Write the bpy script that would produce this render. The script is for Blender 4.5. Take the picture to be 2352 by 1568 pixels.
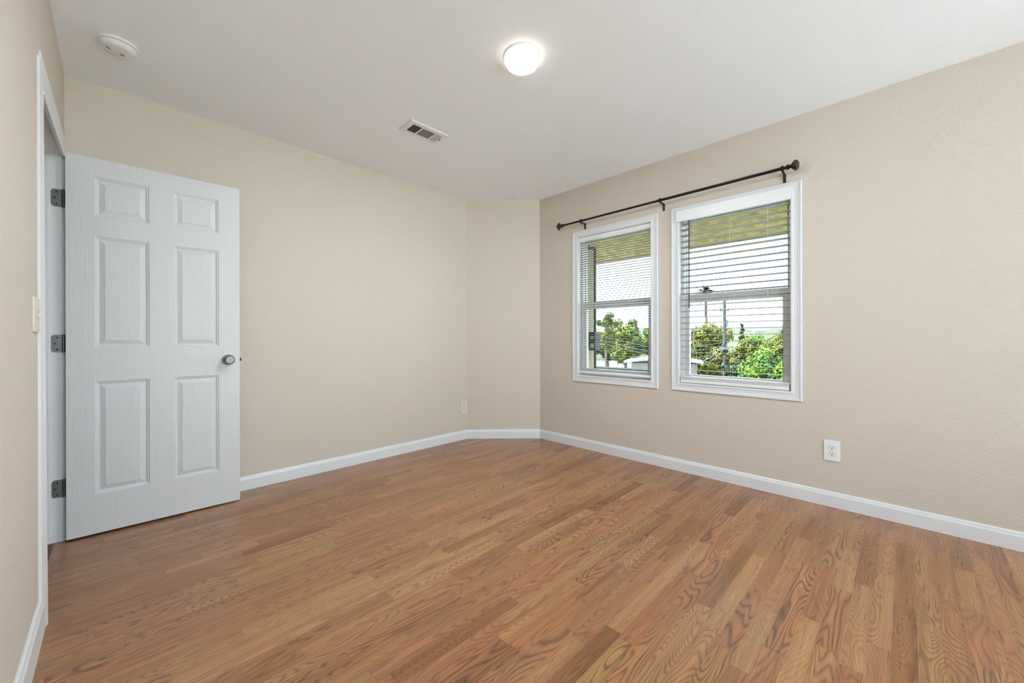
import bpy, bmesh, math, random
from mathutils import Vector, Matrix
random.seed(7)
SC = bpy.context.scene
COL = SC.collection
for o in list(bpy.data.objects):
    bpy.data.objects.remove(o, do_unlink=True)

# ------------------------------------------------------------------ room numbers (metres)
X0, Y0, XL, H = 3.069, 3.181, -0.195, 2.44      # window wall, back wall, doorway wall, ceiling height
BY, AX = 2.661, 2.530                           # ends of the cut-off corner wall
YF = -2.20                                      # wall behind the camera
GZ = -3.0                                       # ground outside (room is upstairs)

# ------------------------------------------------------------------ camera
cam_d = bpy.data.cameras.new('camera'); cam = bpy.data.objects.new('camera', cam_d); COL.objects.link(cam)
cam_d.sensor_width = 36.0
cam_d.lens = 907.43 / 2352 * 36.0
cam_d.shift_y = -8.71 / 2352
cam_d.clip_start = 0.02; cam_d.clip_end = 2000
yaw, pitch, roll = 0.78583, -0.00058, -0.00218
fw = Vector((math.sin(yaw)*math.cos(pitch), math.cos(yaw)*math.cos(pitch), math.sin(pitch)))
rt = Vector((math.cos(yaw), -math.sin(yaw), 0)); up = rt.cross(fw)
r2 = rt*math.cos(roll) + up*math.sin(roll); u2 = -rt*math.sin(roll) + up*math.cos(roll)
M = Matrix((r2, u2, -fw)).transposed().to_4x4(); M.translation = Vector((0, 0, 1.0307))
cam.matrix_world = M
SC.camera = cam

# ------------------------------------------------------------------ world, sun, exposure
W = bpy.data.worlds.new('world'); SC.world = W; W.use_nodes = True
wn = W.node_tree.nodes; wl = W.node_tree.links
bgn = wn['Background']
SKY = 5.0
tcw = wn.new('ShaderNodeTexCoord'); sep = wn.new('ShaderNodeSeparateXYZ'); rmp = wn.new('ShaderNodeValToRGB')
wl.new(tcw.outputs['Generated'], sep.inputs[0]); wl.new(sep.outputs[2], rmp.inputs[0])
rmp.color_ramp.elements[0].position = 0.0; rmp.color_ramp.elements[0].color = (0.84, 0.93, 1.0, 1)
rmp.color_ramp.elements[1].position = 0.7; rmp.color_ramp.elements[1].color = (0.74, 0.86, 1.0, 1)
wl.new(rmp.outputs[0], bgn.inputs[0]); bgn.inputs[1].default_value = SKY
sun_d = bpy.data.lights.new('sun', 'SUN'); sun = bpy.data.objects.new('sun', sun_d); COL.objects.link(sun)
sun_d.energy = 46.0; sun_d.angle = math.radians(0.6); sun_d.color = (0.90, 0.965, 1.0)
sdir = Vector((0.34, -0.30, -0.89))             # from behind the house, on to the trees
sun.rotation_euler = sdir.to_track_quat('-Z', 'Y').to_euler(); sun.location = (-6, 2, 9)
SC.view_settings.view_transform = 'Standard'; SC.view_settings.look = 'None'
SC.view_settings.gamma = 1.0; SC.view_settings.use_curve_mapping = False
SC.view_settings.exposure = 0.23
LAMP_W = 26.0
SC.cycles.max_bounces = 16; SC.cycles.diffuse_bounces = 14   # many soft bounces between the pale walls

# ------------------------------------------------------------------ materials
def mat(name, rgb, rough=0.5, metal=0.0, bump=None, spec=0.5, noise=None, emit=None, stretch=None):
    m = bpy.data.materials.new(name); m.use_nodes = True
    n = m.node_tree.nodes; l = m.node_tree.links; b = n['Principled BSDF']
    b.inputs['Base Color'].default_value = (*rgb, 1); b.inputs['Roughness'].default_value = rough
    b.inputs['Metallic'].default_value = metal; b.inputs['Specular IOR Level'].default_value = spec
    tc = n.new('ShaderNodeTexCoord'); mp = n.new('ShaderNodeMapping')
    l.new(tc.outputs['Object'], mp.inputs[0])
    if stretch: mp.inputs['Scale'].default_value = stretch
    if noise:                      # (scale, second colour)
        t = n.new('ShaderNodeTexNoise'); t.inputs['Scale'].default_value = noise[0]; t.inputs['Detail'].default_value = 4
        r = n.new('ShaderNodeValToRGB'); r.color_ramp.elements[0].color = (*rgb, 1); r.color_ramp.elements[1].color = (*noise[1], 1)
        r.color_ramp.elements[0].position = 0.4; r.color_ramp.elements[1].position = 0.62
        l.new(mp.outputs[0], t.inputs['Vector']); l.new(t.outputs['Fac'], r.inputs[0]); l.new(r.outputs[0], b.inputs['Base Color'])
    if bump:                       # (scale, strength, distance)
        t = n.new('ShaderNodeTexNoise'); t.inputs['Scale'].default_value = bump[0]; t.inputs['Detail'].default_value = 3
        bp = n.new('ShaderNodeBump'); bp.inputs['Strength'].default_value = bump[1]; bp.inputs['Distance'].default_value = bump[2]
        l.new(mp.outputs[0], t.inputs['Vector']); l.new(t.outputs['Fac'], bp.inputs['Height']); l.new(bp.outputs[0], b.inputs['Normal'])
    if emit:
        b.inputs['Emission Color'].default_value = (*emit[0], 1); b.inputs['Emission Strength'].default_value = emit[1]
    return m

M_ = {}
M_['wall'] = mat('wall_paint', (0.60, 0.533, 0.458), 0.75, bump=(110, 0.55, 0.004), spec=0.25)
M_['ceiling'] = mat('ceiling_paint', (0.90, 0.93, 0.965), 0.8, bump=(85, 0.35, 0.004), spec=0.2)
M_['trim'] = mat('trim_paint', (0.70, 0.71, 0.72), 0.38)
M_['door'] = mat('door_paint', (0.635, 0.64, 0.648), 0.42, bump=(60, 0.45, 0.002), stretch=(3.4, 3.4, 0.10))
M_['vinyl'] = mat('window_vinyl', (0.90, 0.90, 0.90), 0.35)
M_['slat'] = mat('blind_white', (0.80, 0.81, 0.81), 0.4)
M_['slats'] = mat('backlit_slats', (0.36, 0.38, 0.37), 0.5, spec=0.3)  # white slats darkened here, backlit shade put into the colour
M_['cord'] = mat('blind_cord', (0.72, 0.72, 0.70), 0.8)
M_['bronze'] = mat('dark_bronze', (0.012, 0.008, 0.006), 0.38, metal=0.4)
M_['finial'] = mat('finial_bronze', (0.035, 0.022, 0.013), 0.4, metal=0.5)
M_['nickel'] = mat('satin_nickel', (0.17, 0.165, 0.16), 0.36, metal=1.0)
M_['hinge'] = mat('hinge_steel', (0.16, 0.16, 0.16), 0.42, metal=0.9)
M_['screw'] = mat('screw_dark', (0.03, 0.03, 0.03), 0.5, metal=0.6)
M_['plastic'] = mat('white_plastic', (0.80, 0.80, 0.80), 0.35)
M_['cream'] = mat('cream_plastic', (0.70, 0.63, 0.50), 0.4)
M_['slot'] = mat('dark_slot', (0.012, 0.012, 0.012), 0.7)
M_['duct'] = mat('duct_shade', (0.03, 0.03, 0.03), 0.8)
M_['louver'] = mat('vent_enamel', (0.78, 0.78, 0.78), 0.4)
M_['groove'] = mat('detector_groove', (0.35, 0.35, 0.35), 0.6)
M_['gasket'] = mat('black_gasket', (0.02, 0.022, 0.025), 0.6)
M_['wand'] = mat('tilt_wand_backlit', (0.05, 0.05, 0.06), 0.3)  # dark colour stands for the wand's backlit shade
M_['hall'] = mat('hall_wall_paint', (0.60, 0.58, 0.54), 0.8)
M_['soffit'] = mat('eave_stucco', (0.42, 0.35, 0.13), 0.9, bump=(40, 0.8, 0.02), noise=(14, (0.25, 0.205, 0.065)))
M_['stucco'] = mat('cream_stucco', (0.42, 0.40, 0.30), 0.9, bump=(40, 0.7, 0.02))
M_['fascia'] = mat('fascia_paint', (0.2700, 0.2520, 0.1800), 0.7)
M_['roofing'] = mat('grey_roofing', (0.10, 0.10, 0.10), 0.9, noise=(20, (0.16, 0.15, 0.14)))
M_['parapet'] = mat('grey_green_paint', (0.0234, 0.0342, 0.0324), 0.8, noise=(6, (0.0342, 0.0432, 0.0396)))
M_['mast'] = mat('dark_conduit', (0.006, 0.010, 0.016), 0.5)
M_['dial'] = mat('dial_glass', (0.25, 0.33, 0.31), 0.2)
M_['ground'] = mat('dry_ground', (0.13, 0.12, 0.095), 0.95, noise=(0.15, (0.07, 0.085, 0.05)))
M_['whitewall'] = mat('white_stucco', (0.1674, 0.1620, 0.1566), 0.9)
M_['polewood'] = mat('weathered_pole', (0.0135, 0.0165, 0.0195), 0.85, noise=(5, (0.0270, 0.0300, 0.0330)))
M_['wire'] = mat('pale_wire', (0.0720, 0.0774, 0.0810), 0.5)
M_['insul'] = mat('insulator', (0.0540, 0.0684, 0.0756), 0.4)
M_['bark'] = mat('bark', (0.05, 0.04, 0.03), 0.9, noise=(4, (0.09, 0.07, 0.05)))
M_['leaf_olive'] = mat('leaf_olive', (0.022, 0.036, 0.006), 0.7, noise=(1.6, (0.105, 0.095, 0.012)), spec=0.12)
M_['leaf_green'] = mat('leaf_green', (0.020, 0.058, 0.006), 0.6, noise=(2.2, (0.085, 0.150, 0.016)), spec=0.12)
M_['leaf_dark'] = mat('leaf_dark', (0.006, 0.016, 0.009), 0.7, noise=(1.5, (0.018, 0.034, 0.010)), spec=0.12)
M_['leaf_mid'] = mat('leaf_mid', (0.022, 0.050, 0.007), 0.6, noise=(1.8, (0.115, 0.120, 0.016)), spec=0.12)
M_['palm'] = mat('palm_frond', (0.0036, 0.0108, 0.0072), 0.6, spec=0.12)
M_['hills'] = mat('hills_haze_colour', (0.0360, 0.0563, 0.0675), 1.0, noise=(0.02, (0.0585, 0.0810, 0.0945)))  # distance haze mixed into the hill colour
M_['woods'] = mat('far_woods', (0.0065, 0.0126, 0.0043), 1.0, noise=(0.35, (0.0306, 0.0378, 0.0108)))

# glass
g = bpy.data.materials.new('window_glass'); g.use_nodes = True
n = g.node_tree.nodes; l = g.node_tree.links; n.remove(n['Principled BSDF'])
gt = n.new('ShaderNodeBsdfTransparent'); gg = n.new('ShaderNodeBsdfGlossy'); gx = n.new('ShaderNodeMixShader'); fr = n.new('ShaderNodeFresnel')
gt.inputs[0].default_value = (0.95, 0.975, 0.965, 1); gg.inputs['Roughness'].default_value = 0.0; fr.inputs['IOR'].default_value = 1.25
l.new(fr.outputs[0], gx.inputs[0]); l.new(gt.outputs[0], gx.inputs[1]); l.new(gg.outputs[0], gx.inputs[2])
l.new(gx.outputs[0], n['Material Output'].inputs[0]); M_['glass'] = g

# lamp diffuser
M_['lamp'] = mat('lamp_diffuser', (0.9, 0.88, 0.84), 0.4, emit=((1.0, 0.90, 0.74), 3.2))

def floor_material():
    m = bpy.data.materials.new('oak_laminate'); m.use_nodes = True
    n = m.node_tree.nodes; l = m.node_tree.links; b = n['Principled BSDF']
    def mth(op, a, b_=None, c=None):
        x = n.new('ShaderNodeMath'); x.operation = op
        for i, v in enumerate((a, b_, c)):
            if v is None: continue
            if isinstance(v, (int, float)): x.inputs[i].default_value = v
            else: l.new(v, x.inputs[i])
        return x.outputs[0]
    def wn_(x, y, z=0.0):
        c = n.new('ShaderNodeCombineXYZ'); w = n.new('ShaderNodeTexWhiteNoise'); w.noise_dimensions = '3D'
        for i, v in enumerate((x, y, z)):
            if isinstance(v, (int, float)): c.inputs[i].default_value = v
            else: l.new(v, c.inputs[i])
        l.new(c.outputs[0], w.inputs['Vector']); return w.outputs['Value']
    tc = n.new('ShaderNodeTexCoord'); sp = n.new('ShaderNodeSeparateXYZ'); l.new(tc.outputs['Object'], sp.inputs[0])
    X, Y = sp.outputs[0], sp.outputs[1]
    SW = 0.0605
    rowf = mth('DIVIDE', mth('ADD', Y, 0.024), SW); row = mth('FLOOR', rowf); fy = mth('FRACT', rowf)
    rr = wn_(row, 3.3); rl = wn_(row, 9.1, 4.0)
    L = mth('ADD', mth('MULTIPLY', rl, 0.34), 0.34)
    pf = mth('ADD', mth('DIVIDE', X, L), mth('MULTIPLY', rr, 7.0)); pc = mth('FLOOR', pf); fx = mth('FRACT', pf)
    tone = wn_(row, pc, 1.7); tone2 = wn_(row, pc, 5.9); tone3 = wn_(pc, row, 11.3)
    # cathedral figure: contour lines of a stretched noise, different in each strip
    c = n.new('ShaderNodeCombineXYZ')
    l.new(mth('ADD', mth('MULTIPLY', X, 1.55), mth('MULTIPLY', tone2, 37.0)), c.inputs[0])
    l.new(mth('ADD', mth('MULTIPLY', Y, 9.5), mth('MULTIPLY', tone3, 23.0)), c.inputs[1])
    l.new(mth('MULTIPLY', tone, 19.0), c.inputs[2])
    t = n.new('ShaderNodeTexNoise'); t.inputs['Scale'].default_value = 1.0; t.inputs['Detail'].default_value = 1.6; t.inputs['Roughness'].default_value = 0.35
    l.new(c.outputs[0], t.inputs['Vector'])
    dens = mth('ADD', mth('MULTIPLY', tone3, 170.0), 120.0)
    band = mth('SINE', mth('MULTIPLY', t.outputs['Fac'], dens))
    line = mth('POWER', mth('MULTIPLY', mth('ADD', band, 1.0), 0.5), 2.6)
    amt = mth('ADD', mth('MULTIPLY', tone2, 0.42), 0.16)
    # fine pores along the strip
    c2 = n.new('ShaderNodeCombineXYZ'); l.new(mth('MULTIPLY', X, 9.0), c2.inputs[0]); l.new(mth('MULTIPLY', Y, 420.0), c2.inputs[1]); l.new(mth('MULTIPLY', tone, 9.0), c2.inputs[2])
    t2 = n.new('ShaderNodeTexNoise'); t2.inputs['Scale'].default_value = 1.0; t2.inputs['Detail'].default_value = 3; l.new(c2.outputs[0], t2.inputs['Vector'])
    # broad streaks
    c3 = n.new('ShaderNodeCombineXYZ'); l.new(mth('MULTIPLY', X, 1.6), c3.inputs[0]); l.new(mth('MULTIPLY', Y, 40.0), c3.inputs[1]); l.new(mth('MULTIPLY', tone2, 31.0), c3.inputs[2])
    t3 = n.new('ShaderNodeTexNoise'); t3.inputs['Scale'].default_value = 1.0; t3.inputs['Detail'].default_value = 2; l.new(c3.outputs[0], t3.inputs['Vector'])
    ramp = n.new('ShaderNodeValToRGB'); e = ramp.color_ramp.elements
    e[0].position = 0.0; e[0].color = (0.1920, 0.0682, 0.0231, 1)
    e[1].position = 1.0; e[1].color = (0.3472, 0.1705, 0.0722, 1)
    for p, col in ((0.10, (0.2165, 0.0800, 0.0277, 1)), (0.22, (0.2696, 0.1114, 0.0416, 1)), (0.5, (0.2982, 0.1302, 0.0497, 1)), (0.8, (0.3227, 0.1496, 0.0606, 1))):
        x = e.new(p); x.color = col
    l.new(mth('ADD', mth('MULTIPLY', tone, 0.86), mth('MULTIPLY', t3.outputs['Fac'], 0.16)), ramp.inputs[0])
    hs = n.new('ShaderNodeHueSaturation'); l.new(ramp.outputs[0], hs.inputs['Color'])
    l.new(mth('ADD', mth('MULTIPLY', tone3, 0.014), 0.493), hs.inputs['Hue'])
    v = mth('SUBTRACT', 1.0, mth('MULTIPLY', line, amt))
    v = mth('MULTIPLY', v, mth('ADD', mth('MULTIPLY', t2.outputs['Fac'], 0.85), 0.63))
    v = mth('MULTIPLY', v, mth('ADD', mth('MULTIPLY', t3.outputs['Fac'], 0.9), 0.60))
    # joints: end joints of strips, long joints every three strips
    ends = mth('LESS_THAN', mth('MULTIPLY', fx, L), 0.0016)
    three = mth('FRACT', mth('DIVIDE', rowf, 3.0)); lng = mth('LESS_THAN', three, 0.006)
    edge = mth('LESS_THAN', fy, 0.016)
    joint = mth('MAXIMUM', mth('MULTIPLY', ends, 0.35), mth('MAXIMUM', mth('MULTIPLY', lng, 0.40), mth('MULTIPLY', edge, 0.14)))
    bl = mth('FLOOR', mth('DIVIDE', rowf, 3.0)); bj = mth('FRACT', mth('ADD', mth('DIVIDE', X, 1.22), wn_(bl, 2.2)))
    joint = mth('MAXIMUM', joint, mth('MULTIPLY', mth('LESS_THAN', bj, 0.0014), 0.32))
    v = mth('MULTIPLY', v, mth('SUBTRACT', 1.0, joint))
    l.new(v, hs.inputs['Value'])
    l.new(hs.outputs[0], b.inputs['Base Color'])
    l.new(mth('ADD', mth('MULTIPLY', t2.outputs['Fac'], 0.16), 0.22), b.inputs['Roughness'])
    b.inputs['Specular IOR Level'].default_value = 0.5
    b.inputs['Coat Weight'].default_value = 0.28; b.inputs['Coat Roughness'].default_value = 0.24
    bp = n.new('ShaderNodeBump'); bp.inputs['Strength'].default_value = 0.22; bp.inputs['Distance'].default_value = 0.001
    l.new(mth('SUBTRACT', t2.outputs['Fac'], mth('MULTIPLY', joint, 2.0)), bp.inputs['Height']); l.new(bp.outputs[0], b.inputs['Normal'])
    return m
M_['floor'] = floor_material()

# ------------------------------------------------------------------ mesh helpers
class MB:
    def __init__(s): s.bm = bmesh.new()
    def box(s, x0, x1, y0, y1, z0, z1, bev=0.0, M=None):
        vs = [s.bm.verts.new((x, y, z)) for x in (x0, x1) for y in (y0, y1) for z in (z0, z1)]
        fs = [s.bm.faces.new([vs[i] for i in q]) for q in ((0,1,3,2),(4,6,7,5),(0,4,5,1),(2,3,7,6),(0,2,6,4),(1,5,7,3))]
        if M: bmesh.ops.transform(s.bm, matrix=M, verts=vs)
        if bev > 0:
            es = list({e for f in fs for e in f.edges})
            bmesh.ops.bevel(s.bm, geom=es, offset=bev, segments=2, profile=0.7, affect='EDGES')
        return s
    def prism(s, pts, axis, a, b, M=None):
        """polygon (2D) extruded along axis 0/1/2 from a to b"""
        def P(p, t):
            q = list(p); q.insert(axis, t); return q
        A = [s.bm.verts.new(P(p, a)) for p in pts]; B = [s.bm.verts.new(P(p, b)) for p in pts]
        s.bm.faces.new(A); s.bm.faces.new(B[::-1]); k = len(pts)
        for i in range(k): s.bm.faces.new((A[i], B[i], B[(i+1) % k], A[(i+1) % k]))
        if M: bmesh.ops.transform(s.bm, matrix=M, verts=A+B)
        return s
    def loops(s, rings, cap0=False, cap1=False, close=False):
        R = [[s.bm.verts.new(p) for p in r] for r in rings]
        prs = list(zip(R, R[1:])) + ([(R[-1], R[0])] if close else [])
        for a, b in prs:
            k = len(a)
            for i in range(k): s.bm.faces.new((a[i], a[(i+1) % k], b[(i+1) % k], b[i]))
        if cap0: s.bm.faces.new(R[0][::-1])
        if cap1: s.bm.faces.new(R[-1])
        return s
    def lathe(s, prof, c, axis='z', seg=32, cap0=True, cap1=True, rot=0.0):
        rings = []
        for (t, r) in prof:
            ring = []
            for i in range(seg):
                a = 2*math.pi*i/seg + rot; ca, sa = r*math.cos(a), r*math.sin(a)
                if axis == 'z': q = (c[0]+ca, c[1]+sa, c[2]+t)
                elif axis == 'y': q = (c[0]+ca, c[1]+t, c[2]+sa)
                else: q = (c[0]+t, c[1]+ca, c[2]+sa)
                ring.append(q)
            rings.append(ring)
        return s.loops(rings, cap0, cap1)
    def tube(s, path, r, seg=10):
        P = [Vector(p) for p in path]; rings = []
        for i, p in enumerate(P):
            d = (P[min(i+1, len(P)-1)] - P[max(i-1, 0)]).normalized()
            ref = Vector((0, 0, 1)) if abs(d.z) < 0.9 else Vector((1, 0, 0))
            a = d.cross(ref).normalized(); b = d.cross(a)
            rr = r[i] if isinstance(r, (list, tuple)) else r
            rings.append([tuple(p + a*rr*math.cos(2*math.pi*k/seg) + b*rr*math.sin(2*math.pi*k/seg)) for k in range(seg)])
        return s.loops(rings, True, True)
    def build(s, name, material, parent=None, smooth=False, origin=None):
        bmesh.ops.recalc_face_normals(s.bm, faces=s.bm.faces)
        me = bpy.data.meshes.new(name); s.bm.to_mesh(me); s.bm.free()
        me.materials.append(M_[material] if isinstance(material, str) else material)
        if smooth:
            for p in me.polygons: p.use_smooth = True
            try: me.set_sharp_from_angle(angle=math.radians(40))
            except Exception: pass
        o = bpy.data.objects.new(name, me); COL.objects.link(o)
        if parent:
            o.parent = parent
            o.matrix_parent_inverse = Matrix.Translation(-Vector(ROOTLOC.get(root_of(parent).name, (0, 0, 0)))) if not parent.parent and parent.type == 'EMPTY' else Matrix.Identity(4)
        return o
ROOTLOC = {}
def root_of(o):
    while o.parent: o = o.parent
    return o
def thing(name, label=None, cat=None, loc=(0, 0, 0), group=None, kind=None):
    o = bpy.data.objects.new(name, None); COL.objects.link(o); o.location = loc; o.empty_display_size = 0.05
    ROOTLOC[o.name] = tuple(loc)
    return tag(o, label, cat, group, kind)
def tag(o, label=None, cat=None, group=None, kind=None):
    if label: o['label'] = label
    if cat: o['category'] = cat
    if group: o['group'] = group
    if kind: o['kind'] = kind
    return o
def struct(o, label=None, cat=None): return tag(o, label, cat, kind='structure')

# ------------------------------------------------------------------ room shell
WT = 0.15
w1 = dict(a=1.468, b=2.185, l=0.678, h=1.964, A=1.408, B=2.245, L=0.618, T=2.024)
w2 = dict(a=0.528, b=1.240, l=0.680, h=1.965, A=0.4677, B=1.2995, L=0.620, T=2.025)

f = MB().box(-1.42, X0+WT, YF-0.15, Y0+0.15, -0.10, 0.0).build('floor', 'floor'); struct(f, 'oak-look strip laminate floor of the empty bedroom', 'floor')
c = MB().box(-1.42, X0+WT, YF-0.15, Y0+0.15, H, H+0.12).build('ceiling', 'ceiling'); struct(c, 'plain white lightly textured ceiling', 'ceiling')

def wall_x(xa, xb, ya, yb, za, zb, holes):
    """wall slab with rectangular holes (y0,y1,z0,z1) sorted by y"""
    m = MB(); y = ya
    for (h0, h1, k0, k1) in sorted(holes):
        m.box(xa, xb, y, h0, za, zb)
        if k0 > za: m.box(xa, xb, h0, h1, za, k0)
        m.box(xa, xb, h0, h1, k1, zb); y = h1
    m.box(xa, xb, y, yb, za, zb); return m
# window wall
m = wall_x(X0, X0+WT, YF-0.15, BY, 0.0, H, [(w['a'], w['b'], w['l'], w['h']) for w in (w1, w2)])
struct(m.build('wall_right', 'wall'), 'beige textured wall with the two windows', 'wall')
# doorway wall
OY0, OY1, OZ = 2.205, 3.055, 1.970       # rough opening
m = wall_x(XL-0.115, XL, YF-0.15, Y0, 0.0, H, [(OY0, OY1, 0.0, OZ)])
struct(m.build('wall_left', 'wall'), 'beige textured wall with the open doorway', 'wall')
struct(MB().box(XL-0.115, AX, Y0, Y0+0.15, 0.0, H).build('wall_back', 'wall'), 'long beige textured wall behind the open door', 'wall')
m = MB().prism([(AX, Y0), (X0, BY), (X0+0.15, BY), (X0+0.15, Y0+0.15), (AX, Y0+0.15)], 2, 0.0, H)
struct(m.build('wall_corner', 'wall'), 'narrow beige wall cutting off the far corner at an angle', 'wall')
# wall behind the camera, with an unseen wide window added for fill daylight
BWX0, BWX1, BWZ0, BWZ1 = -0.08, 2.94, 0.10, 2.34
m = MB()
m.box(XL, BWX0, YF-0.15, YF, 0, H); m.box(BWX1, X0, YF-0.15, YF, 0, H)
m.box(BWX0, BWX1, YF-0.15, YF, 0, BWZ0); m.box(BWX0, BWX1, YF-0.15, YF, BWZ1, H)
struct(m.build('wall_front', 'wall'), 'beige wall behind the camera', 'wall')
wr = struct(thing('added_window', loc=(BWX0, YF, BWZ0)), 'wide white window added unseen behind the camera to let in fill daylight', 'window')
m = MB()
for (a, b, cc, d) in ((BWX0, BWX1, BWZ0, BWZ0+0.04), (BWX0, BWX1, BWZ1-0.04, BWZ1), (BWX0, BWX0+0.04, BWZ0+0.04, BWZ1-0.04), (BWX1-0.04, BWX1, BWZ0+0.04, BWZ1-0.04), ((BWX0+BWX1)/2-0.025, (BWX0+BWX1)/2+0.025, BWZ0+0.04, BWZ1-0.04)):
    m.box(a, b, YF-0.10, YF-0.05, cc, d)
m.build('frame', 'vinyl', wr)
MB().box(BWX0+0.04, BWX1-0.04, YF-0.078, YF-0.074, BWZ0+0.04, BWZ1-0.04).build('pane', 'glass', wr)

tr_ = MB().box(-6, 7.0, YF-0.15-7.0, YF-0.15, -0.14, -0.04).build('added_bounce_slab', mat('bounce_slab_pale', (0.62, 0.62, 0.62), 0.9)); struct(tr_, 'unseen pale slab added outside the rear window to bounce sunlight indoors', 'light reflector')  # added slab, reflects sunlight up on to the ceiling
# small hall beyond the doorway
m = MB().box(-1.42, -1.30, 1.2, Y0+0.15, 0, H); struct(m.build('wall_hall', 'hall'), 'hallway wall seen beyond the doorway', 'wall')
m = MB().box(-1.30, XL-0.115, 1.08, 1.2, 0, H).box(-1.30, XL-0.115, Y0+0.03, Y0+0.15, 0, H)
struct(m.build('wall_hall_end', 'hall'), 'short end walls of the hallway', 'wall')

# baseboards: profile (distance from wall, height)
def bb_prof(h, t=0.012): return [(0, 0), (t, 0), (t, h-0.022), (t*0.75, h-0.014), (t*0.55, h-0.004), (t*0.3, h), (0, h)]
def bb(name, p0, p1, n, h=0.091, t=0.012, e0=0, e1=0, label=None):
    """skirting from p0 to p1 on the wall whose room-side normal is n; ends mitred by e0/e1 per unit depth"""
    p0, p1, n = Vector((*p0, 0)), Vector((*p1, 0)), Vector((*n, 0)).normalized(); d = (p1-p0).normalized()
    m = MB(); r = []
    for p, e in ((p0, e0), (p1, e1)):
        r.append([tuple(p + n*q[0] + d*e*q[0] + Vector((0, 0, q[1]))) for q in bb_prof(h, t)])
    m.loops(r, True, True)
    return struct(m.build(name, 'trim'), label, 'baseboard')
t225 = math.tan(math.radians(22.5))
bb('baseboard_right', (X0, YF), (X0, BY), (-1, 0), e1=-0.40, label='white baseboard under the windows')
dv = Vector((X0-AX, BY-Y0)).normalized(); nv = (dv.y, -dv.x)
bb('baseboard_corner', (AX, Y0), (X0, BY), (dv.y, -dv.x), e0=0.40, e1=-0.40, label='short white baseboard across the cut-off corner')
bb('baseboard_back', (XL, Y0), (AX, Y0), (0, -1), e0=1, e1=-0.40, label='white baseboard along the long back wall')
bb('baseboard_left', (XL, YF), (XL, 2.15), (1, 0), h=0.118, t=0.014, label='white baseboard beside the doorway')

# ------------------------------------------------------------------ doorway trim
# near casing leg (stands slightly proud at the foot), head casing, far leg
m = MB()
def leg(y0, y1, top, t0, t1, b0, b1):
    rings = []
    for z, a, b_ in ((0.0, b0, b1), (top, t0, t1)):
        rings.append([(XL, y0, z), (XL+a, y0, z), (XL+a*1.2, y0+0.008, z), (XL+b_, y1-0.012, z), (XL+b_, y1, z), (XL, y1, z)])
    m.loops(rings, True, True)
leg(2.150, 2.207, 2.022, 0.006, 0.010, 0.008, 0.0175)
rings = []
for y, zt, zb in ((2.195, 2.062, 1.908), (3.116, 2.082, 1.955)):
    rings.append([(XL, y, zb), (XL+0.010, y, zb), (XL+0.0125, y, zb+0.003), (XL+0.0125, y, zb+0.011), (XL+0.010, y, zb+0.015), (XL+0.007, y, zt-0.022), (XL+0.007, y, zt-0.012), (XL+0.004, y, zt), (XL, y, zt)])
m.loops(rings, True, True)
leg(3.050, 3.112, 1.955, 0.012, 0.008, 0.012, 0.008)
struct(m.build('trim_1', 'trim'), 'white casing around the doorway', 'door trim')
m = MB()
JX0, JX1 = XL-0.125, XL
m.box(JX0, JX1, 3.040, 3.055, 0, 1.970); m.box(JX0, JX1, OY0, OY0+0.015, 0, 1.970); m.box(JX0, JX1, OY0+0.015, 3.040, 1.958, 1.970)
m.box(XL-0.085, XL-0.045, 3.028, 3.040, 0, 1.958, 0.002); m.box(XL-0.085, XL-0.045, OY0+0.015, OY0+0.027, 0, 1.958, 0.002); m.box(XL-0.085, XL-0.045, OY0+0.027, 3.028, 1.946, 1.958, 0.002)
struct(m.build('trim_2', 'trim'), 'white door jamb lining with its stop strip', 'door trim')
struct(MB().box(XL-0.062, XL-0.030, OY0+0.015, 3.028, 0.0, 0.004).build('trim_3', mat('threshold_strip', (0.10, 0.045, 0.02), 0.5)), 'dark wood threshold strip on the doorway floor', 'threshold')

# ------------------------------------------------------------------ door leaf
LW, LT, LH = 0.733, 0.035, 1.962
HX, HY, HZ = XL+0.014, 3.040, 0.010
door = struct(thing('door_1', loc=(HX, HY, HZ)), 'white six-panel door standing open against the back wall', 'door')
Rm = Matrix.Translation((HX, HY, HZ)) @ Matrix.Rotation(math.radians(-1.3), 4, 'Z')
def D(m):  # from leaf space (x along the leaf, y = 0 wall side .. -LT camera side, z up) to world
    bmesh.ops.transform(m.bm, matrix=Rm, verts=m.bm.verts); return m
cols = [(0.101, 0.312), (0.415, 0.626)]
rows = [(0.205, 0.795), (0.972, 1.556), (1.662, 1.867)]
xs = [0, 0.101, 0.312, 0.415, 0.626, LW]; zs = [0, 0.205, 0.795, 0.972, 1.556, 1.662, 1.867, LH]
m = MB()
for side in (-1, 1):
    yf = -LT if side == -1 else 0.0
    def V(x, z, d): return (x, yf - side*d if side == -1 else yf - d, z)
    def VV(x, z, d): return (x, (-LT + d) if side == -1 else -d, z)
    for i in range(5):
        for j in range(7):
            a, b_, c0, d0 = xs[i], xs[i+1], zs[j], zs[j+1]
            if (a, b_) in cols and (c0, d0) in rows:
                prof = [(0, 0), (0.003, 0.0035), (0.009, 0.0045), (0.012, 0.0085), (0.017, 0.0095), (0.037, 0.0035), (0.0385, 0.0022)]
                rg = [[VV(a+q, c0+q, e_), VV(b_-q, c0+q, e_), VV(b_-q, d0-q, e_), VV(a+q, d0-q, e_)] for q, e_ in prof]
                m.loops([[Vector(p) for p in r] for r in rg], False, True)
            else:
                m.bm.faces.new([m.bm.verts.new(VV(*q, 0)) for q in ((a, c0), (b_, c0), (b_, d0), (a, d0))])
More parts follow.
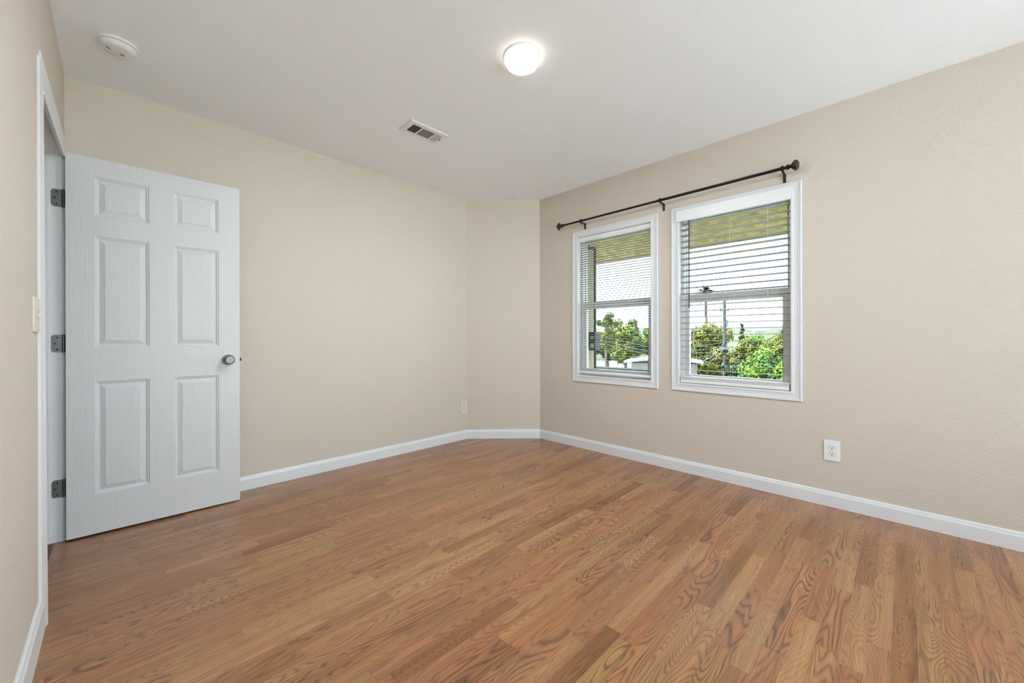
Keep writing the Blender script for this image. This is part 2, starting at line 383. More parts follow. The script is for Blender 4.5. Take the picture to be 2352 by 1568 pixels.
for q in (((0,0,0),(LW,0,0),(LW,-LT,0),(0,-LT,0)), ((0,0,LH),(LW,0,LH),(LW,-LT,LH),(0,-LT,LH)), ((0,0,0),(0,0,LH),(0,-LT,LH),(0,-LT,0)), ((LW,0,0),(LW,0,LH),(LW,-LT,LH),(LW,-LT,0))):
    m.bm.faces.new([m.bm.verts.new(p) for p in q])
bmesh.ops.remove_doubles(m.bm, verts=m.bm.verts, dist=0.0002)
D(m).build('door_leaf', 'door', door)
KX, KZ = 0.674, 0.886
prof = [(0, 0.032), (-0.003, 0.032), (-0.008, 0.029), (-0.010, 0.014), (-0.030, 0.012), (-0.036, 0.018), (-0.044, 0.0265), (-0.056, 0.0265), (-0.0605, 0.0235), (-0.0615, 0.021), (-0.0575, 0.004)]
m = MB().lathe([(q[0]-LT, q[1]) for q in prof], (KX, 0, KZ), 'y', 40); kn = D(m).build('door_knob', 'nickel', door, True)
m = MB().lathe([(-q[0], q[1]) for q in prof], (KX, 0, KZ), 'y', 40); D(m).build('door_knob', 'nickel', door, True)
m = MB().box(LW, LW+0.0015, -LT/2-0.0125, -LT/2+0.0125, KZ-0.028, KZ+0.028)
D(m).build('latch_plate', 'nickel', door)
m = MB().prism([(LW, -LT/2-0.008), (LW+0.011, -LT/2-0.002), (LW+0.011, -LT/2+0.008), (LW, -LT/2+0.008)], 2, KZ-0.009, KZ+0.009)
D(m).build('latch_bolt', 'bronze', door)
# hinges: plate on the jamb, knuckle at the pin
def rrect(y, x0, x1, z0, z1, r, t):
    pts = []
    for cx_, cz_, a0 in ((x0+r, z0+r, 180), ):
        pass
    L_ = [(x1, z0), (x1, z1)]
    for k in range(7):
        a = math.radians(90 + 15*k); L_.append((x0+r+r*math.cos(a), z1-r+r*math.sin(a)))
    for k in range(7):
        a = math.radians(180 + 15*k); L_.append((x0+r+r*math.cos(a), z0+r+r*math.sin(a)))
    return [[(p[0], y, p[1]) for p in L_], [(p[0], y-t, p[1]) for p in L_]]
for zc in (1.742, 1.005, 0.270):
    m = MB(); m.loops(rrect(3.0402, XL-0.037, XL+0.004, zc-0.0445, zc+0.0445, 0.014, 0.0022), True, True)
    hg = m.build('hinge', 'hinge', door)
    m = MB()
    for k in range(5):
        z0 = zc-0.0445 + k*0.0178
        m.lathe([(0.0006, 0.0058), (0.0172, 0.0058)], (XL+0.0045, 3.0345, z0), 'z', 14)
    m.lathe([(0, 0.0035), (0.092, 0.0035)], (XL+0.0045, 3.0345, zc-0.046), 'z', 10)
    m.build('hinge_knuckle', 'hinge', hg, True)
    for (dx, dz) in ((-0.018, 0.030), (-0.025, 0.0), (-0.018, -0.030)):
        MB().lathe([(-0.0026, 0.0042), (-0.0018, 0.0044)], (XL+dx, 3.0402, zc+dz), 'y', 14).build('hinge_screw', 'screw', hg)

# ------------------------------------------------------------------ windows
def yz_ring(a, b, l_, h_, x): return [(x, a, l_), (x, b, l_), (x, b, h_), (x, a, h_)]
def frame_box(m, a, b, l_, h_, wd, xa, xb, wl_=None, wb=None, wt_=None):
    """rectangular frame member set with face width wd between xa and xb"""
    ws = wl_ if wl_ is not None else wd; wb_ = wb if wb is not None else wd; wtp = wt_ if wt_ is not None else wd
    i = (a+ws, b-ws, l_+wb_, h_-wtp)
    m.loops([yz_ring(a, b, l_, h_, xa+0.001), yz_ring(a+0.001, b-0.001, l_+0.001, h_-0.001, xa), yz_ring(i[0]-0.003, i[1]+0.003, i[2]-0.003, i[3]+0.003, xa), yz_ring(*i, xa+0.004), yz_ring(*i, xb), yz_ring(a, b, l_, h_, xb)], close=True)
    return i
def window(name, w, label):
    root = struct(thing(name, loc=(X0, (w['a']+w['b'])/2, w['l'])), label, 'window')
    A, B, L, T = w['A'], w['B'], w['L'], w['T']
    prof = [(0.0, 0.0), (0.0, 0.008), (0.003, 0.0115), (0.010, 0.0115), (0.013, 0.0085), (0.020, 0.0085), (0.023, 0.0070), (0.044, 0.0070), (0.047, 0.0105), (0.0575, 0.0105), (0.0605, 0.0075), (0.0605, -0.10), (0.0, 0.0)]
    m = MB()
    rg = [yz_ring(A+q, B-q, L+q, T-q, X0-d) for q, d in prof[:-1]]
    m.loops(rg); m.build('casing', 'trim', root)
    a, b, l_, h_ = w['a']+0.001, w['b']-0.001, w['l']+0.001, w['h']-0.001
    m = MB(); i = frame_box(m, a, b, l_, h_, 0.018, X0+0.052, X0+0.125); m.build('frame', 'vinyl', root)
    mid = 1.322
    # upper sash (outer track)
    m = MB(); g_ = frame_box(m, i[0], i[1], mid-0.018, i[3], 0.010, X0+0.088, X0+0.112, wb=0.058, wt_=0.016); us = m.build('upper_sash', 'vinyl', root)
    MB().box(X0+0.098, X0+0.102, g_[0], g_[1], g_[2], g_[3]).build('pane', 'glass', us)
    m = MB()
    m.box(X0+0.0860, X0+0.0888, g_[0]-0.0015, g_[0]+0.0025, g_[2], g_[3]); m.box(X0+0.0860, X0+0.0888, g_[0], g_[1], g_[3]-0.002, g_[3]+0.001)
    m.build('gasket', 'gasket', us)
    # lower sash (inner track)
    m = MB(); g_ = frame_box(m, i[0], i[1], i[2], mid+0.028, 0.034, X0+0.056, X0+0.084, wb=0.044, wt_=0.054); ls = m.build('lower_sash', 'vinyl', root)
    MB().box(X0+0.068, X0+0.072, g_[0], g_[1], g_[2], g_[3]).build('pane', 'glass', ls)
    m = MB(); m.box(X0+0.0545, X0+0.0565, g_[0]-0.0005, g_[0]+0.0022, g_[2], g_[3]); m.build('gasket', 'gasket', ls)
    yc = (i[0]+i[1])/2
    m = MB().box(X0+0.050, X0+0.060, yc-0.03, yc+0.03, mid+0.026, mid+0.036, 0.002); m.build('sash_lock', 'vinyl', ls)
    return root
win1 = window('window_1', w1, 'narrower-looking white sash window beside the cut-off corner')
win2 = window('window_2', w2, 'white sash window nearer the camera with the wide-slat blind')

def slat(m, y0, y1, x, z, wd, th, tilt, crown=0.0):
    top = []; bot = []; k = 4
    for i in range(k+1):
        s_ = -0.5 + i/k; cz = crown*(1-4*s_*s_)
        X = s_*wd*math.cos(tilt); Z = s_*wd*math.sin(tilt) + cz
        top.append((x+X, z+Z+th/2)); bot.append((x+X, z+Z-th/2))
    m.prism([(p[0], p[1]) for p in top + bot[::-1]], 1, y0, y1)

# fine mini blind in window 1
b1 = thing('window_blind', 'white mini blind with thin slats, in the window beside the cut-off corner', 'blind', (X0+0.022, 1.826, 0.69))
ya, yb = w1['a']+0.006, w1['b']-0.006
MB().box(X0+0.004, X0+0.034, ya, yb, 1.924, 1.961, 0.002).build('headrail', 'slat', b1)
m = MB(); z = 1.905
while z > 0.735:
    slat(m, ya+0.002, yb-0.002, X0+0.020, z, 0.025, 0.0010, math.radians(-5), 0.0014); z -= 0.0212
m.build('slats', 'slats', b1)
MB().box(X0-0.004, X0+0.030, ya+0.001, yb-0.001, 0.699, 0.718, 0.004).build('bottom_rail', 'slat', b1)
m = MB()
for y in (1.63, 1.90, 2.12):
    for x in (X0+0.0065, X0+0.0335): m.tube([(x, y, 0.718), (x, y, 1.924)], 0.0007, 6)
m.build('ladder_cords', 'cord', b1)
m = MB().tube([(X0-0.001, 2.165, 1.915), (X0-0.002, 2.166, 1.10)], 0.003, 8); m.build('tilt_wand', 'slat', b1)
# wide-slat blind in window 2
b2 = thing('window_blind', 'white wide-slat blind with a deep valance, in the window nearer the camera', 'blind', (X0+0.03, 0.884, 0.68))
ya, yb = w2['a']+0.005, w2['b']-0.005
m = MB().box(X0-0.022, X0-0.0125, 0.524, 1.2565, 1.913, 1.996, 0.002).box(X0-0.0125, X0+0.0, 0.5345, 0.5385, 1.915, 1.958).box(X0-0.0125, X0+0.0, 1.2295, 1.2335, 1.915, 1.958); m.build('valance', 'slat', b2)
MB().box(X0+0.004, X0+0.052, ya, yb, 1.928, 1.962, 0.002).build('headrail', 'slat', b2)
m = MB(); z = 1.898
while z > 0.757:
    slat(m, ya+0.003, yb-0.003, X0+0.026, z, 0.050, 0.0030, math.radians(-3)); z -= 0.0447
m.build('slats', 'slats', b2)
m = MB().box(X0-0.006, X0+0.048, ya+0.003, yb-0.003, 0.684, 0.7065, 0.005)
for k in range(5): m.box(X0-0.005, X0+0.047, ya+0.003, yb-0.003, 0.7078+k*0.0052, 0.7114+k*0.0052, 0.0012)
m.build('bottom_rail', 'slat', b2)
m = MB()
for y in (0.655, 0.884, 1.135):
    for x in (X0+0.0005, X0+0.0518): m.tube([(x, y, 0.7065), (x, y, 1.928)], 0.0008, 6)
    m.tube([(X0-0.003, y, 0.69), (X0-0.0055, y+0.004, 0.702), (X0-0.003, y, 0.712), (X0-0.0055, y-0.004, 0.722), (X0-0.002, y, 0.735)], 0.0014, 6)
m.build('ladder_cords', 'cord', b2)
m = MB().tube([(X0-0.003, 1.166, 1.915), (X0-0.004, 1.165, 1.25)], 0.0042, 8); m.build('tilt_wand', 'wand', b2, True)

# ------------------------------------------------------------------ curtain rod
rod = thing('curtain_rod', 'dark bronze curtain rod with square knob finials across both windows', 'curtain rod', (X0, 1.43, 2.09))
RX = X0-0.070
def rz(y): return 2.092 + (2.30-y)*0.006
m = MB().tube([(RX, 2.318, rz(2.318)), (RX, 1.36, rz(1.36))], 0.0085, 16); m.build('inner_rod', 'bronze', rod, True)
m = MB().tube([(RX, 1.385, rz(1.385)), (RX, 0.528, rz(0.528))], 0.0100, 16); m.build('outer_rod', 'bronze', rod, True)
for y, sg in ((2.314, 1), (0.532, -1)):
    m = MB()
    m.lathe([(sg*q[0], q[1]) for q in ((-0.008, 0.011), (-0.004, 0.0165), (0.001, 0.0165), (0.004, 0.012), (0.007, 0.0155), (0.010, 0.0155), (0.013, 0.009))], (RX, y, rz(y)), 'y', 24)
    fc = m.build('finial', 'finial', rod, True)
    m = MB().lathe([(sg*q[0], q[1]) for q in ((0.012, 0.010), (0.020, 0.012), (0.038, 0.036), (0.048, 0.036), (0.066, 0.012))], (RX, y, rz(y)), 'y', 4, rot=math.radians(0 if sg > 0 else 20))
    if sg < 0:
        m.bm.free(); m = MB().lathe([(sg*q[0], q[1]) for q in ((0.012, 0.010), (0.019, 0.012), (0.034, 0.031), (0.048, 0.033), (0.060, 0.018))], (RX, y, rz(y)), 'y', 8, rot=math.radians(22))
    m.build('finial_knob', 'finial', fc)
for y in (2.105, 1.360, 0.560):
    z = rz(y); m = MB()
    m.box(X0-0.004, X0, y-0.0085, y+0.0085, 2.030, 2.085, 0.0015)
    m.tube([(X0-0.004, y, 2.046), (X0-0.008, y, 2.070), (X0-0.020, y, 2.083), (RX+0.020, y, z-0.012), (RX+0.004, y, z-0.013)], 0.0058, 10)
    m.lathe([(-0.009, 0.0135), (-0.004, 0.0155), (0.004, 0.0155), (0.009, 0.0135)], (RX, y, z), 'y', 20)
    br = m.build('bracket', 'bronze', rod, True)
    m = MB().lathe([(-0.026, 0.0038), (-0.012, 0.0038)], (RX, y, z), 'z', 10); m.build('thumb_screw', 'bronze', br, True)

# ------------------------------------------------------------------ outlets and switch
def face_mat(kind): return 'plastic' if kind == 'w' else 'cream'
def outlet(origin, ux, nn, kind, label):
    """ux = horizontal unit vector along the wall, nn = room-side normal"""
    root = thing('wall_outlet', label, 'outlet', origin)
    T = Matrix.Translation(origin) @ Matrix((Vector(ux), Vector((0, 0, 1)), Vector(nn))).transposed().to_4x4()
    def X_(m): bmesh.ops.transform(m.bm, matrix=T, verts=m.bm.verts); return m
    mt = face_mat(kind)
    m = MB().box(-0.0385, 0.0385, -0.061, 0.061, 0, 0.0062, 0.0022); X_(m).build('cover_plate', mt, root)
    for zc in (0.0195, -0.0195):
        pts = []
        for k in range(32):
            a = 2*math.pi*k/32; pts.append((0.0172*math.cos(a), zc + max(-0.0135, min(0.0135, 0.0172*math.sin(a)))))
        m = MB(); m.prism([(p[0], p[1]) for p in [(q[0]*1.06, zc+(q[1]-zc)*1.06) for q in pts]], 2, 0.0062, 0.0066)
        rim = X_(m).build('socket_rim', 'groove', root)
        m = MB().prism(pts, 2, 0.0060, 0.0082); s_ = X_(m).build('socket', mt, root)
        m = MB().box(-0.0075, -0.0050, zc-0.001, zc+0.008, 0.0080, 0.0085).box(0.0050, 0.0075, zc-0.001, zc+0.007, 0.0080, 0.0085)
        m.lathe([(0.0080, 0.0030), (0.0085, 0.0030)], (0, zc-0.0072, 0), 'z', 12)
        X_(m).build('socket_holes', 'slot', s_)
    m = MB().lathe([(0.0060, 0.0026), (0.0068, 0.0022)], (0, 0, 0), 'z', 12); X_(m).build('screw', 'groove', root)
    return root
outlet((X0, 0.3215, 0.340), (0, -1, 0), (-1, 0, 0), 'w', 'white duplex outlet low on the wall to the right of the windows')
outlet((2.487, Y0, 0.332), (1, 0, 0), (0, -1, 0), 'c', 'beige duplex outlet low on the back wall next to the cut-off corner')
sw = thing('light_switch', 'cream light switch on the wall just before the doorway casing', 'light switch', (XL, 2.078, 1.110))
MB().box(XL, XL+0.0055, 2.020, 2.138, 1.052, 1.168, 0.002).build('cover_plate', 'cream', sw)
m = MB().box(XL+0.005, XL+0.0062, 2.090, 2.104, 1.096, 1.124); m.build('toggle_slot', 'groove', sw)
m = MB().prism([(XL+0.006, 1.103), (XL+0.018, 1.112), (XL+0.018, 1.118), (XL+0.006, 1.118)], 1, 2.0925, 2.1015); m.build('toggle', 'cream', sw)

# ------------------------------------------------------------------ ceiling things
LC = (1.437, 1.360)
lamp = thing('ceiling_light', 'lit round white drum light mounted flush on the ceiling', 'ceiling light', (LC[0], LC[1], H))
MB().lathe([(0, 0.090), (-0.009, 0.090), (-0.011, 0.087)], (LC[0], LC[1], H), 'z', 64).build('base', 'plastic', lamp, True)
dz = MB().lathe([(-0.009, 0.0865), (-0.012, 0.0885), (-0.026, 0.0885), (-0.033, 0.0855), (-0.039, 0.076), (-0.043, 0.060), (-0.0445, 0.030), (-0.045, 0.008)], (LC[0], LC[1], H), 'z', 64).build('diffuser', 'lamp', lamp, True)
ld = bpy.data.lights.new('ceiling_light_bulb', 'AREA'); ld.shape = 'DISK'; ld.size = 0.15; ld.energy = LAMP_W; ld.color = (0.82, 0.92, 1.0)
lo = bpy.data.objects.new('bulb', ld); COL.objects.link(lo); lo.location = (0, 0, -0.0475); lo.parent = lamp
lo.visible_camera = True

sd = thing('smoke_detector', 'round white smoke detector on the ceiling above the open door', 'smoke detector', (0.008, 2.675, H))
MB().lathe([(0, 0.072), (-0.010, 0.072), (-0.012, 0.068)], (0.008, 2.675, H), 'z', 48).build('base', 'plastic', sd, True)
MB().lathe([(-0.012, 0.061), (-0.015, 0.061)], (0.008, 2.675, H), 'z', 48).build('air_gap', 'groove', sd)
cv = MB().lathe([(-0.015, 0.066), (-0.024, 0.065), (-0.031, 0.059), (-0.035, 0.046), (-0.036, 0.020)], (0.008, 2.675, H), 'z', 48).build('cover', 'plastic', sd, True)
m = MB()
for k in range(3):
    m.box(-0.008, 0.008, -0.001, 0.001, -0.0008, 0.0, M=Matrix.Translation((-0.028+k*0.003, 2.665+k*0.0055, H-0.0352)) @ Matrix.Rotation(0.5, 4, 'Z'))
m.build('vent_slots', 'slot', cv)
MB().lathe([(0.0, 0.010), (-0.0012, 0.0095)], (0.022, 2.690, H-0.036), 'z', 24).build('test_button', 'groove', sd, True)

vt = thing('ceiling_vent', 'white rectangular louvred air vent on the ceiling', 'air vent', (1.491, 2.338, H))
vx0, vx1, vy0, vy1 = 1.345, 1.637, 2.255, 2.421
sx = [(vx0+0.038, vx0+0.103), (vx0+0.114, vx0+0.206), (vx0+0.217, vx0+0.262)]; sy = (vy0+0.036, vy1-0.034)
m = MB(); prevx = vx0+0.003
rg = lambda a, b, c_, d, z: [(a, c_, z), (b, c_, z), (b, d, z), (a, d, z)]
m.loops([rg(vx0, vx1, vy0, vy1, H), rg(vx0+0.003, vx1-0.003, vy0+0.003, vy1-0.003, H-0.006), rg(vx0+0.020, vx1-0.020, vy0+0.020, vy1-0.020, H-0.0085)])
zz0, zz1 = H-0.0085, H-0.0070
m.box(vx0+0.020, vx1-0.020, vy0+0.020, sy[0], zz0, zz1); m.box(vx0+0.020, vx1-0.020, sy[1], vy1-0.020, zz0, zz1)
for a, b_ in ((vx0+0.020, sx[0][0]), (sx[0][1], sx[1][0]), (sx[1][1], sx[2][0]), (sx[2][1], vx1-0.020)): m.box(a, b_, sy[0], sy[1], zz0, zz1)
m.build('frame', 'louver', vt)
MB().box(vx0+0.02, vx1-0.02, vy0+0.02, vy1-0.02, H-0.0012, H-0.0002).build('duct_dark_sheet', 'duct', vt)  # flat dark sheet instead of a hole, duct shade put into its colour
m = MB()
def lv(cx_, cy_, lx, ly, ang, ax):
    m.box(-lx/2, lx/2, -ly/2, ly/2, -0.0004, 0.0004, M=Matrix.Translation((cx_, cy_, H-0.0048)) @ Matrix.Rotation(ang, 4, ax))
for k in range(5): lv(sx[0][0]+0.007+k*0.0128, (sy[0]+sy[1])/2, 0.0068, sy[1]-sy[0], math.radians(-42), 'Y')
for k in range(6): lv((sx[1][0]+sx[1][1])/2, sy[0]+0.009+k*0.0160, sx[1][1]-sx[1][0], 0.0072, math.radians(14), 'X')
for k in range(5): lv(sx[2][0]+0.005+k*0.0090, (sy[0]+sy[1])/2, 0.0062, sy[1]-sy[0], math.radians(0), 'Y')
m.build('louvres', 'louver', vt)
m = MB(); m.box(vx1-0.021, vx1-0.015, 2.330, 2.345, H-0.013, H-0.006, 0.001); m.build('damper_lever', 'hinge', vt)
m = MB(); m.lathe([(-0.0095, 0.0028), (-0.0040, 0.0032)], (vx0+0.012, 2.338, H), 'z', 12); m.build('screw', 'louver', vt)
m = MB().lathe([(-0.0095, 0.0028), (-0.0040, 0.0032)], (vx1-0.010, 2.338, H), 'z', 12); m.build('screw', 'louver', vt)

# ================================================================== outside
def polar(bearing, dist, z): a = math.radians(bearing); return (dist*math.cos(a), dist*math.sin(a), z)
gr = MB().box(X0+WT+0.05, 420, -260, 420, GZ-0.5, GZ).build('ground', 'ground'); struct(gr, 'ground outside, far below the windows', 'ground')
# outer wall below the room, so the house stands on the ground
m = MB().box(X0+0.03, X0+WT, YF-0.15, Y0+0.15, GZ, -0.10); struct(m.build('wall_outside', 'stucco'), 'outer wall of the storey below', 'wall')
# eave
m = MB()
zi, ze, xe = 2.36, 1.970, X0+1.20
m.prism([(X0+WT, zi), (xe, ze), (xe, ze+0.02), (X0+WT, zi+0.03)], 1, -2.2, 4.6)
ev = struct(m.build('trim_4', 'soffit'), 'yellow-brown stuccoed underside of the roof eave', 'eave')
m = MB().prism([(xe, ze-0.012), (xe+0.03, ze-0.012), (xe+0.03, ze+0.13), (xe, ze+0.13)], 1, -2.2, 4.6)
m.build('fascia', 'fascia', ev)
m = MB().prism([(X0+WT-0.1, zi+0.24), (xe+0.03, ze+0.10), (xe+0.03, ze+0.13), (X0+WT-0.1, zi+0.29)], 1, -2.2, 4.6); m.build('roofing', 'roofing', ev)
# projecting return wall beside window 1
m = MB().box(X0+WT, 3.605, 2.36, 2.52, GZ, 2.17); struct(m.build('wall_return', 'stucco'), 'pale stucco wall projecting outside the left window', 'wall')
# conduit mast with box
ms = thing('service_mast', 'dark conduit mast with a meter box, outside the left window', 'conduit', (3.555, 2.318, GZ))
m = MB().tube([(3.555, 2.318, GZ), (3.555, 2.318, 1.975)], 0.0135, 12); m.build('conduit', 'mast', ms, True)
m = MB().box(3.44, 3.566, 2.307, 2.329, 1.945, 1.970); m.build('top_arm', 'mast', ms)
m = MB().box(3.44, 3.55, 2.314, 2.324, 1.372, 1.380); m.build('clamp_bar', 'mast', ms)
bx = MB().box(3.470, 3.560, 2.262, 2.336, 0.897, 1.083, 0.003).build('meter_box', 'mast', ms)
for zc, r_ in ((1.028, 0.020), (0.945, 0.025)):
    T = Matrix.Translation((3.4695, 2.297, zc)) @ Matrix.Rotation(math.radians(-90), 4, 'Y')
    m = MB().lathe([(0, r_), (0.006, r_), (0.010, r_*0.8)], (0, 0, 0), 'z', 24); bmesh.ops.transform(m.bm, matrix=T, verts=m.bm.verts)
    m.build('dial', 'dial', bx, True)
# low parapet
m = MB().box(4.26, 4.42, 1.82, 4.4, GZ, 0.630); pw = m.build('wall_parapet', 'parapet'); struct(pw, 'grey-green low wall outside below the left window', 'wall')
m = MB().box(4.24, 4.44, 1.80, 4.42, 0.630, 0.655); m.build('coping', 'parapet', pw)

def leaves(m, centres, n, size, spread, flat=0.8):
    bm = m.bm
    for _ in range(n):
        c_, r_ = random.choice(centres)
        d = Vector((random.gauss(0, 1), random.gauss(0, 1), random.gauss(0, flat))).normalized() * (r_ * random.uniform(0.55, 1.0))
        p = Vector(c_) + d
        nrm = (d.normalized() + Vector((random.uniform(-.8, .8), random.uniform(-.8, .8), random.uniform(-.2, 1.0)))).normalized()
        a = nrm.cross(Vector((random.uniform(-1, 1), random.uniform(-1, 1), random.uniform(-1, 1)))).normalized(); b_ = nrm.cross(a)
        s_ = size * random.uniform(0.6, 1.4)
        v = [bm.verts.new(p + a*s_), bm.verts.new(p + b_*s_*0.45 + nrm*s_*0.15), bm.verts.new(p - a*s_), bm.verts.new(p - b_*s_*0.45 + nrm*s_*0.15)]
        bm.faces.new(v)
def tree(label, bearing, dist, ztop, zbot, rad, material, nclump=38, nleaf=5200, size=0.11, group='trees beyond the windows', name='leafy_tree', cat='tree', taper=0.0):
    x, y, _ = polar(bearing, dist, 0)
    root = thing(name, label, cat, (x, y, GZ), group=group)
    cz = (ztop+zbot)/2; rzv = (ztop-zbot)/2; cl = []
    for k in range(nclump):
        u = random.uniform(-1, 1); th = random.uniform(0, 2*math.pi); rr = random.uniform(0.35, 0.82)
        q = math.sqrt(1-u*u); w_ = 1.0 - taper*(u*0.5+0.5)
        cr = rad*random.uniform(0.22, 0.38)*w_
        cl.append(((x + rad*rr*q*math.cos(th)*w_, y + rad*rr*q*math.sin(th)*w_, cz + (rzv-cr)*min(1.0, rr*1.45)*u), cr))
    m = MB(); leaves(m, cl, nleaf, size, 1.0); m.build('foliage', material, root)
    m = MB(); tr = rad*0.07+0.04
    m.tube([(x, y, GZ), (x+0.1, y, (GZ+zbot)/2), (x, y+0.1, cz)], [tr*1.3, tr, tr*0.4], 8)
    for k in range(7):
        c_, r_ = random.choice(cl); m.tube([(x, y, zbot + (cz-zbot)*random.uniform(-.1, .6)), ((x+c_[0])/2, (y+c_[1])/2, (c_[2]+cz)/2-0.1), c_], [tr*0.5, tr*0.3, tr*0.12], 6)
    m.build('trunk', 'bark', root, True)
    return root
E_ = 1.031
tree('large olive-tinted tree filling the left half of the right window', 18.55, 30, E_+1.25, E_-3.4, 2.15, 'leaf_olive', 60, 13000, 0.10, taper=0.15)
tree('bright green tree filling the lower right of the right window', 12.1, 17, E_-0.22, E_-2.6, 1.10, 'leaf_green', 40, 9000, 0.060)
tree('yellow-green tree between the utility pole and the bright green tree', 14.3, 24, E_+0.10, E_-2.6, 0.95, 'leaf_olive', 34, 7000, 0.075)
tree('dark upright evergreen on the skyline right of the utility pole', 14.8, 60, E_+1.75, E_-1.2, 0.60, 'leaf_dark', 24, 3000, 0.13, name='evergreen_tree', taper=0.5)
tree('tall light green tree beside the dark conduit in the left window', 31.6, 22, E_+1.55, E_-1.1, 0.70, 'leaf_mid', 30, 5200, 0.070)
tree('broad yellow-green tree in the middle of the left window', 28.9, 24, E_+1.25, E_-1.75, 1.20, 'leaf_mid', 44, 9500, 0.075)
tree('green tree at the right edge of the left window', 25.6, 25, E_+0.85, E_-1.5, 0.90, 'leaf_green', 32, 6000, 0.075)
tree('dark tree low behind the meter box in the left window', 31.3, 28, E_+0.1, E_-1.7, 1.10, 'leaf_dark', 30, 5200, 0.085)
tree('dark green tree below the yellow-green tree in the right window', 15.5, 20, E_-0.75, E_-2.6, 0.60, 'leaf_dark', 26, 4200, 0.07)
tree('pale green tree farther off at the right edge of the right window', 10.9, 36, E_+0.30, E_-2.2, 1.25, 'leaf_mid', 30, 5200, 0.10)
tree('round green tree farther off above the bright green tree', 12.9, 44, E_+0.60, E_-2.4, 1.45, 'leaf_green', 32, 5200, 0.12)
# palm
px_, py_, _ = polar(18.84, 45, 0)
pm = thing('palm_tree', 'tall thin palm standing above the trees in the right window', 'palm tree', (px_, py_, GZ))
m = MB().tube([(px_, py_, GZ), (px_+.1, py_, 2.0), (px_, py_, E_+4.7)], [0.20, 0.14, 0.12], 8); m.build('trunk', 'bark', pm, True)
m = MB(); bm = m.bm; top = Vector((px_, py_, E_+4.75))
for k in range(46):
    az = random.uniform(0, 2*math.pi); el = random.uniform(-0.7, 1.1); Lf = random.uniform(0.8, 1.35)
    pts = []
    for s_ in range(6):
        t = s_/5; pts.append(top + Vector((math.cos(az)*math.cos(el)*Lf*t, math.sin(az)*math.cos(el)*Lf*t, math.sin(el)*Lf*t - 0.45*Lf*t*t)))
    side = Vector((-math.sin(az), math.cos(az), 0)); prev = None
    for s_, p in enumerate(pts):
        w_ = 0.13*math.sin(math.pi*(0.1+0.9*s_/5.5))
        cur = (bm.verts.new(p+side*w_+Vector((0, 0, -w_*0.5))), bm.verts.new(p), bm.verts.new(p-side*w_+Vector((0, 0, -w_*0.5))))
        if prev: bm.faces.new((prev[0], cur[0], cur[1], prev[1])); bm.faces.new((prev[1], cur[1], cur[2], prev[2]))
        prev = cur
m.build('fronds', 'palm', pm)

# utility poles and wires
ux_, uy_, _ = polar(16.70, 25, 0)
up_ = thing('utility_pole', 'grey utility pole with crossarm, mid right window', 'utility pole', (ux_, uy_, GZ))
MB().tube([(ux_, uy_, GZ), (ux_, uy_, E_+2.05)], [0.10, 0.075], 12).build('pole', 'polewood', up_, True)
sdv = Vector((-math.sin(math.radians(16.7)), math.cos(math.radians(16.7)), 0))
T = Matrix.Translation((ux_, uy_, E_+1.50)) @ Matrix.Rotation(math.radians(16.7), 4, 'Z')
m = MB().box(-0.05, 0.05, -0.24, 0.24, -0.05, 0.05, M=T); m.build('crossarm', 'polewood', up_)
for yy in (-0.2, 0.0, 0.2):
    q = Vector((ux_, uy_, E_+1.55)) + sdv*yy
    MB().lathe([(0, 0.03), (0.04, 0.05), (0.07, 0.03), (0.10, 0.045), (0.14, 0.02)], tuple(q), 'z', 10).build('insulator', 'insul', up_, True)
m = MB().tube([(ux_+0.0, uy_-0.13, E_+0.6), (ux_, uy_-0.13, E_+0.95)], 0.06, 10); m.build('transformer', 'insul', up_, True)
m = MB().box(-0.16, 0.02, -0.22, 0.22, -0.06, 0.06, M=Matrix.Translation((ux_, uy_, E_-0.64)) @ Matrix.Rotation(math.radians(16.7), 4, 'Z')); m.build('cable_bracket', 'wire', up_)
hub = Vector((ux_, uy_, E_-0.64)) + Vector((-0.12, 0, 0))
def wire(p, q, sag, r, label, group):
    p, q = Vector(p), Vector(q); N = 16
    pts = [p.lerp(q, i/N) + Vector((0, 0, -4*sag*(i/N)*(1-i/N))) for i in range(N+1)]
    m = MB().tube([tuple(v) for v in pts], r, 6); o = m.build('overhead_wire', 'wire', None, True); tag(o, label, 'wire', group)
for k, (z_, nm) in enumerate(((1.055, 'highest'), (1.012, 'middle'), (0.985, 'lowest'))):
    wire((3.562, 2.300, z_), hub + Vector((0, 0, 0.18-0.10*k)), 0.30+0.05*k, 0.003, nm+' of the three pale wires running from the meter box in the left window', 'service wires from the meter box')
hp = Vector(polar(19.45, 17.9, E_-1.02))
for k, (dz_, sg_, nm) in enumerate(((0.35, 0.18, 'upper'), (0.0, 0.30, 'lower'))):
    wire(hp + Vector((0, 0.2*k, 0)), hub + Vector((0, 0, dz_)), sg_, 0.009, nm+' of the two wires dropping from the utility pole to the white house', 'wires from the pole to the white house')
for k, nm in enumerate(('upper', 'lower')):
    wire(Vector(polar(22.5, 24.5, E_-0.62-0.12*k)), hub + Vector((0, 0, 0.05-0.05*k+0.3*(1-k))), 0.05, 0.009, nm+' of the two nearly level wires left of the utility pole', 'level wires left of the pole')
u2x, u2y, _ = polar(10.7, 48, 0)
p2 = thing('utility_pole', 'thin distant utility pole at the right edge of the right window', 'utility pole', (u2x, u2y, GZ))
MB().tube([(u2x, u2y, GZ), (u2x, u2y, E_+0.65)], 0.10, 8).build('pole', 'polewood', p2, True)
MB().box(u2x-0.05, u2x+0.05, u2y-0.5, u2y+0.5, E_+0.25, E_+0.38).build('crossarm', 'polewood', p2)

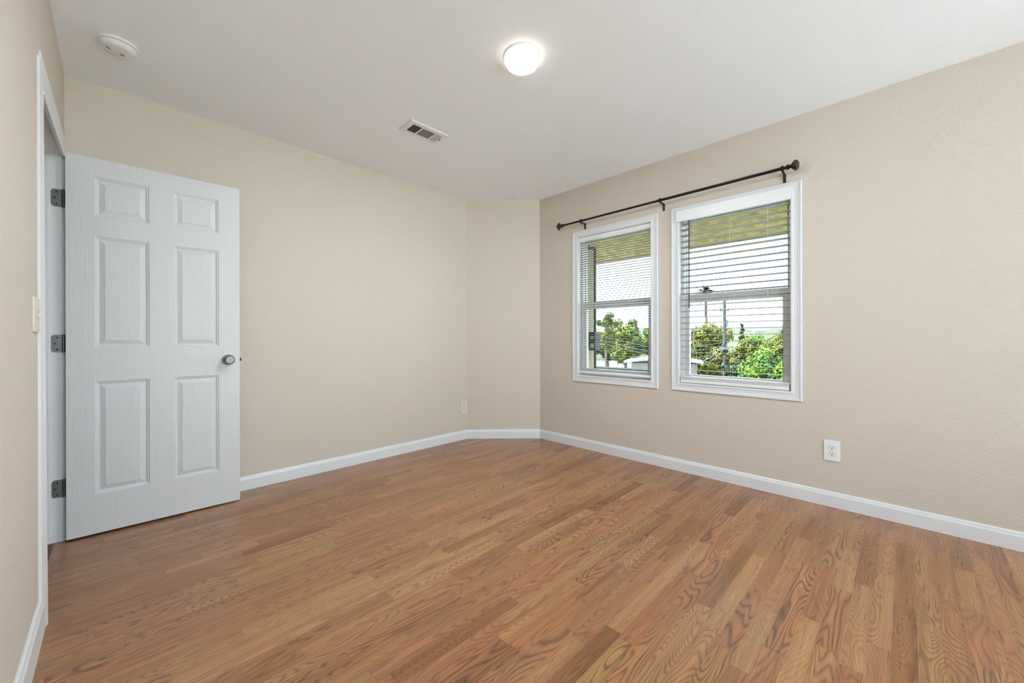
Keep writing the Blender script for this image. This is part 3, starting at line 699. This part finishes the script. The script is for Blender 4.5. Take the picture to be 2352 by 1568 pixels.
# neighbouring white house and long white building
hx, hy, _ = polar(21.2, 18.0, 0)
hs_ = thing('neighbour_house', 'white house corner with low roof at the lower left of the right window', 'house', (hx, hy, GZ))
T = Matrix.Translation((hx, hy, 0)) @ Matrix.Rotation(math.radians(21.2), 4, 'Z')
MB().box(0, 1.5, -0.42, 2.2, GZ, E_-1.12, M=T).build('walls', 'whitewall', hs_)
m = MB().prism([(-0.64, E_-1.09), (-0.64, E_-1.03), (0.9, E_-0.80), (2.5, E_-1.03), (2.5, E_-1.12), (0.9, E_-0.90)], 0, -0.25, 1.7, M=T); m.build('roof', 'whitewall', hs_)
bxx, byy, _ = polar(29, 40, 0)
lb = thing('long_building', 'long low white building behind the trees in the left window', 'building', (bxx, byy, GZ))
T = Matrix.Translation((bxx, byy, 0)) @ Matrix.Rotation(math.radians(24), 4, 'Z')
MB().box(-3, 3, -7, 7, GZ, E_-3.40, M=T).build('walls', 'whitewall', lb)
MB().box(-3.3, 3.3, -7.3, 7.3, E_-3.40, E_-3.25, M=T).build('roof', 'whitewall', lb)
# far woods (one canopy surface) and hills
def ridge(name, d0, d1, z0, z1, b0, b1, nb, nd, amp, fr_, material, base=GZ):
    m = MB(); bm = m.bm; G = []
    from mathutils import noise as N_
    for j in range(nd+1):
        row = []
        for i in range(nb+1):
            b_ = b0 + (b1-b0)*i/nb; d = d0 + (d1-d0)*j/nd
            p = Vector(polar(b_, d, 0)); t = j/nd
            z = z0 + (z1-z0)*t + amp*(0.4+t)*N_.noise(Vector((p.x*fr_, p.y*fr_, 3.1))) + amp*0.35*N_.noise(Vector((p.x*fr_*4, p.y*fr_*4, 8)))
            if j == 0: z = base
            row.append(bm.verts.new((p.x, p.y, z)))
        G.append(row)
    back = [bm.verts.new((v.co.x*1.02, v.co.y*1.02, base)) for v in G[-1]]; G.append(back)
    for a, b_ in zip(G, G[1:]):
        for i in range(nb): bm.faces.new((a[i], a[i+1], b_[i+1], b_[i]))
    return m.build(name, material, None, False)
o = ridge('distant_woods', 70, 170, -1.8, 3.2, -8, 48, 260, 26, 1.5, 0.09, 'woods'); tag(o, 'far wooded slope of hazy green treetops below the hills', 'woodland', kind='stuff')
o = ridge('distant_hills', 260, 400, 0.0, 10.2, -10, 50, 120, 8, 1.8, 0.012, 'hills'); struct(o, 'low blue hazy hills on the horizon', 'hills')
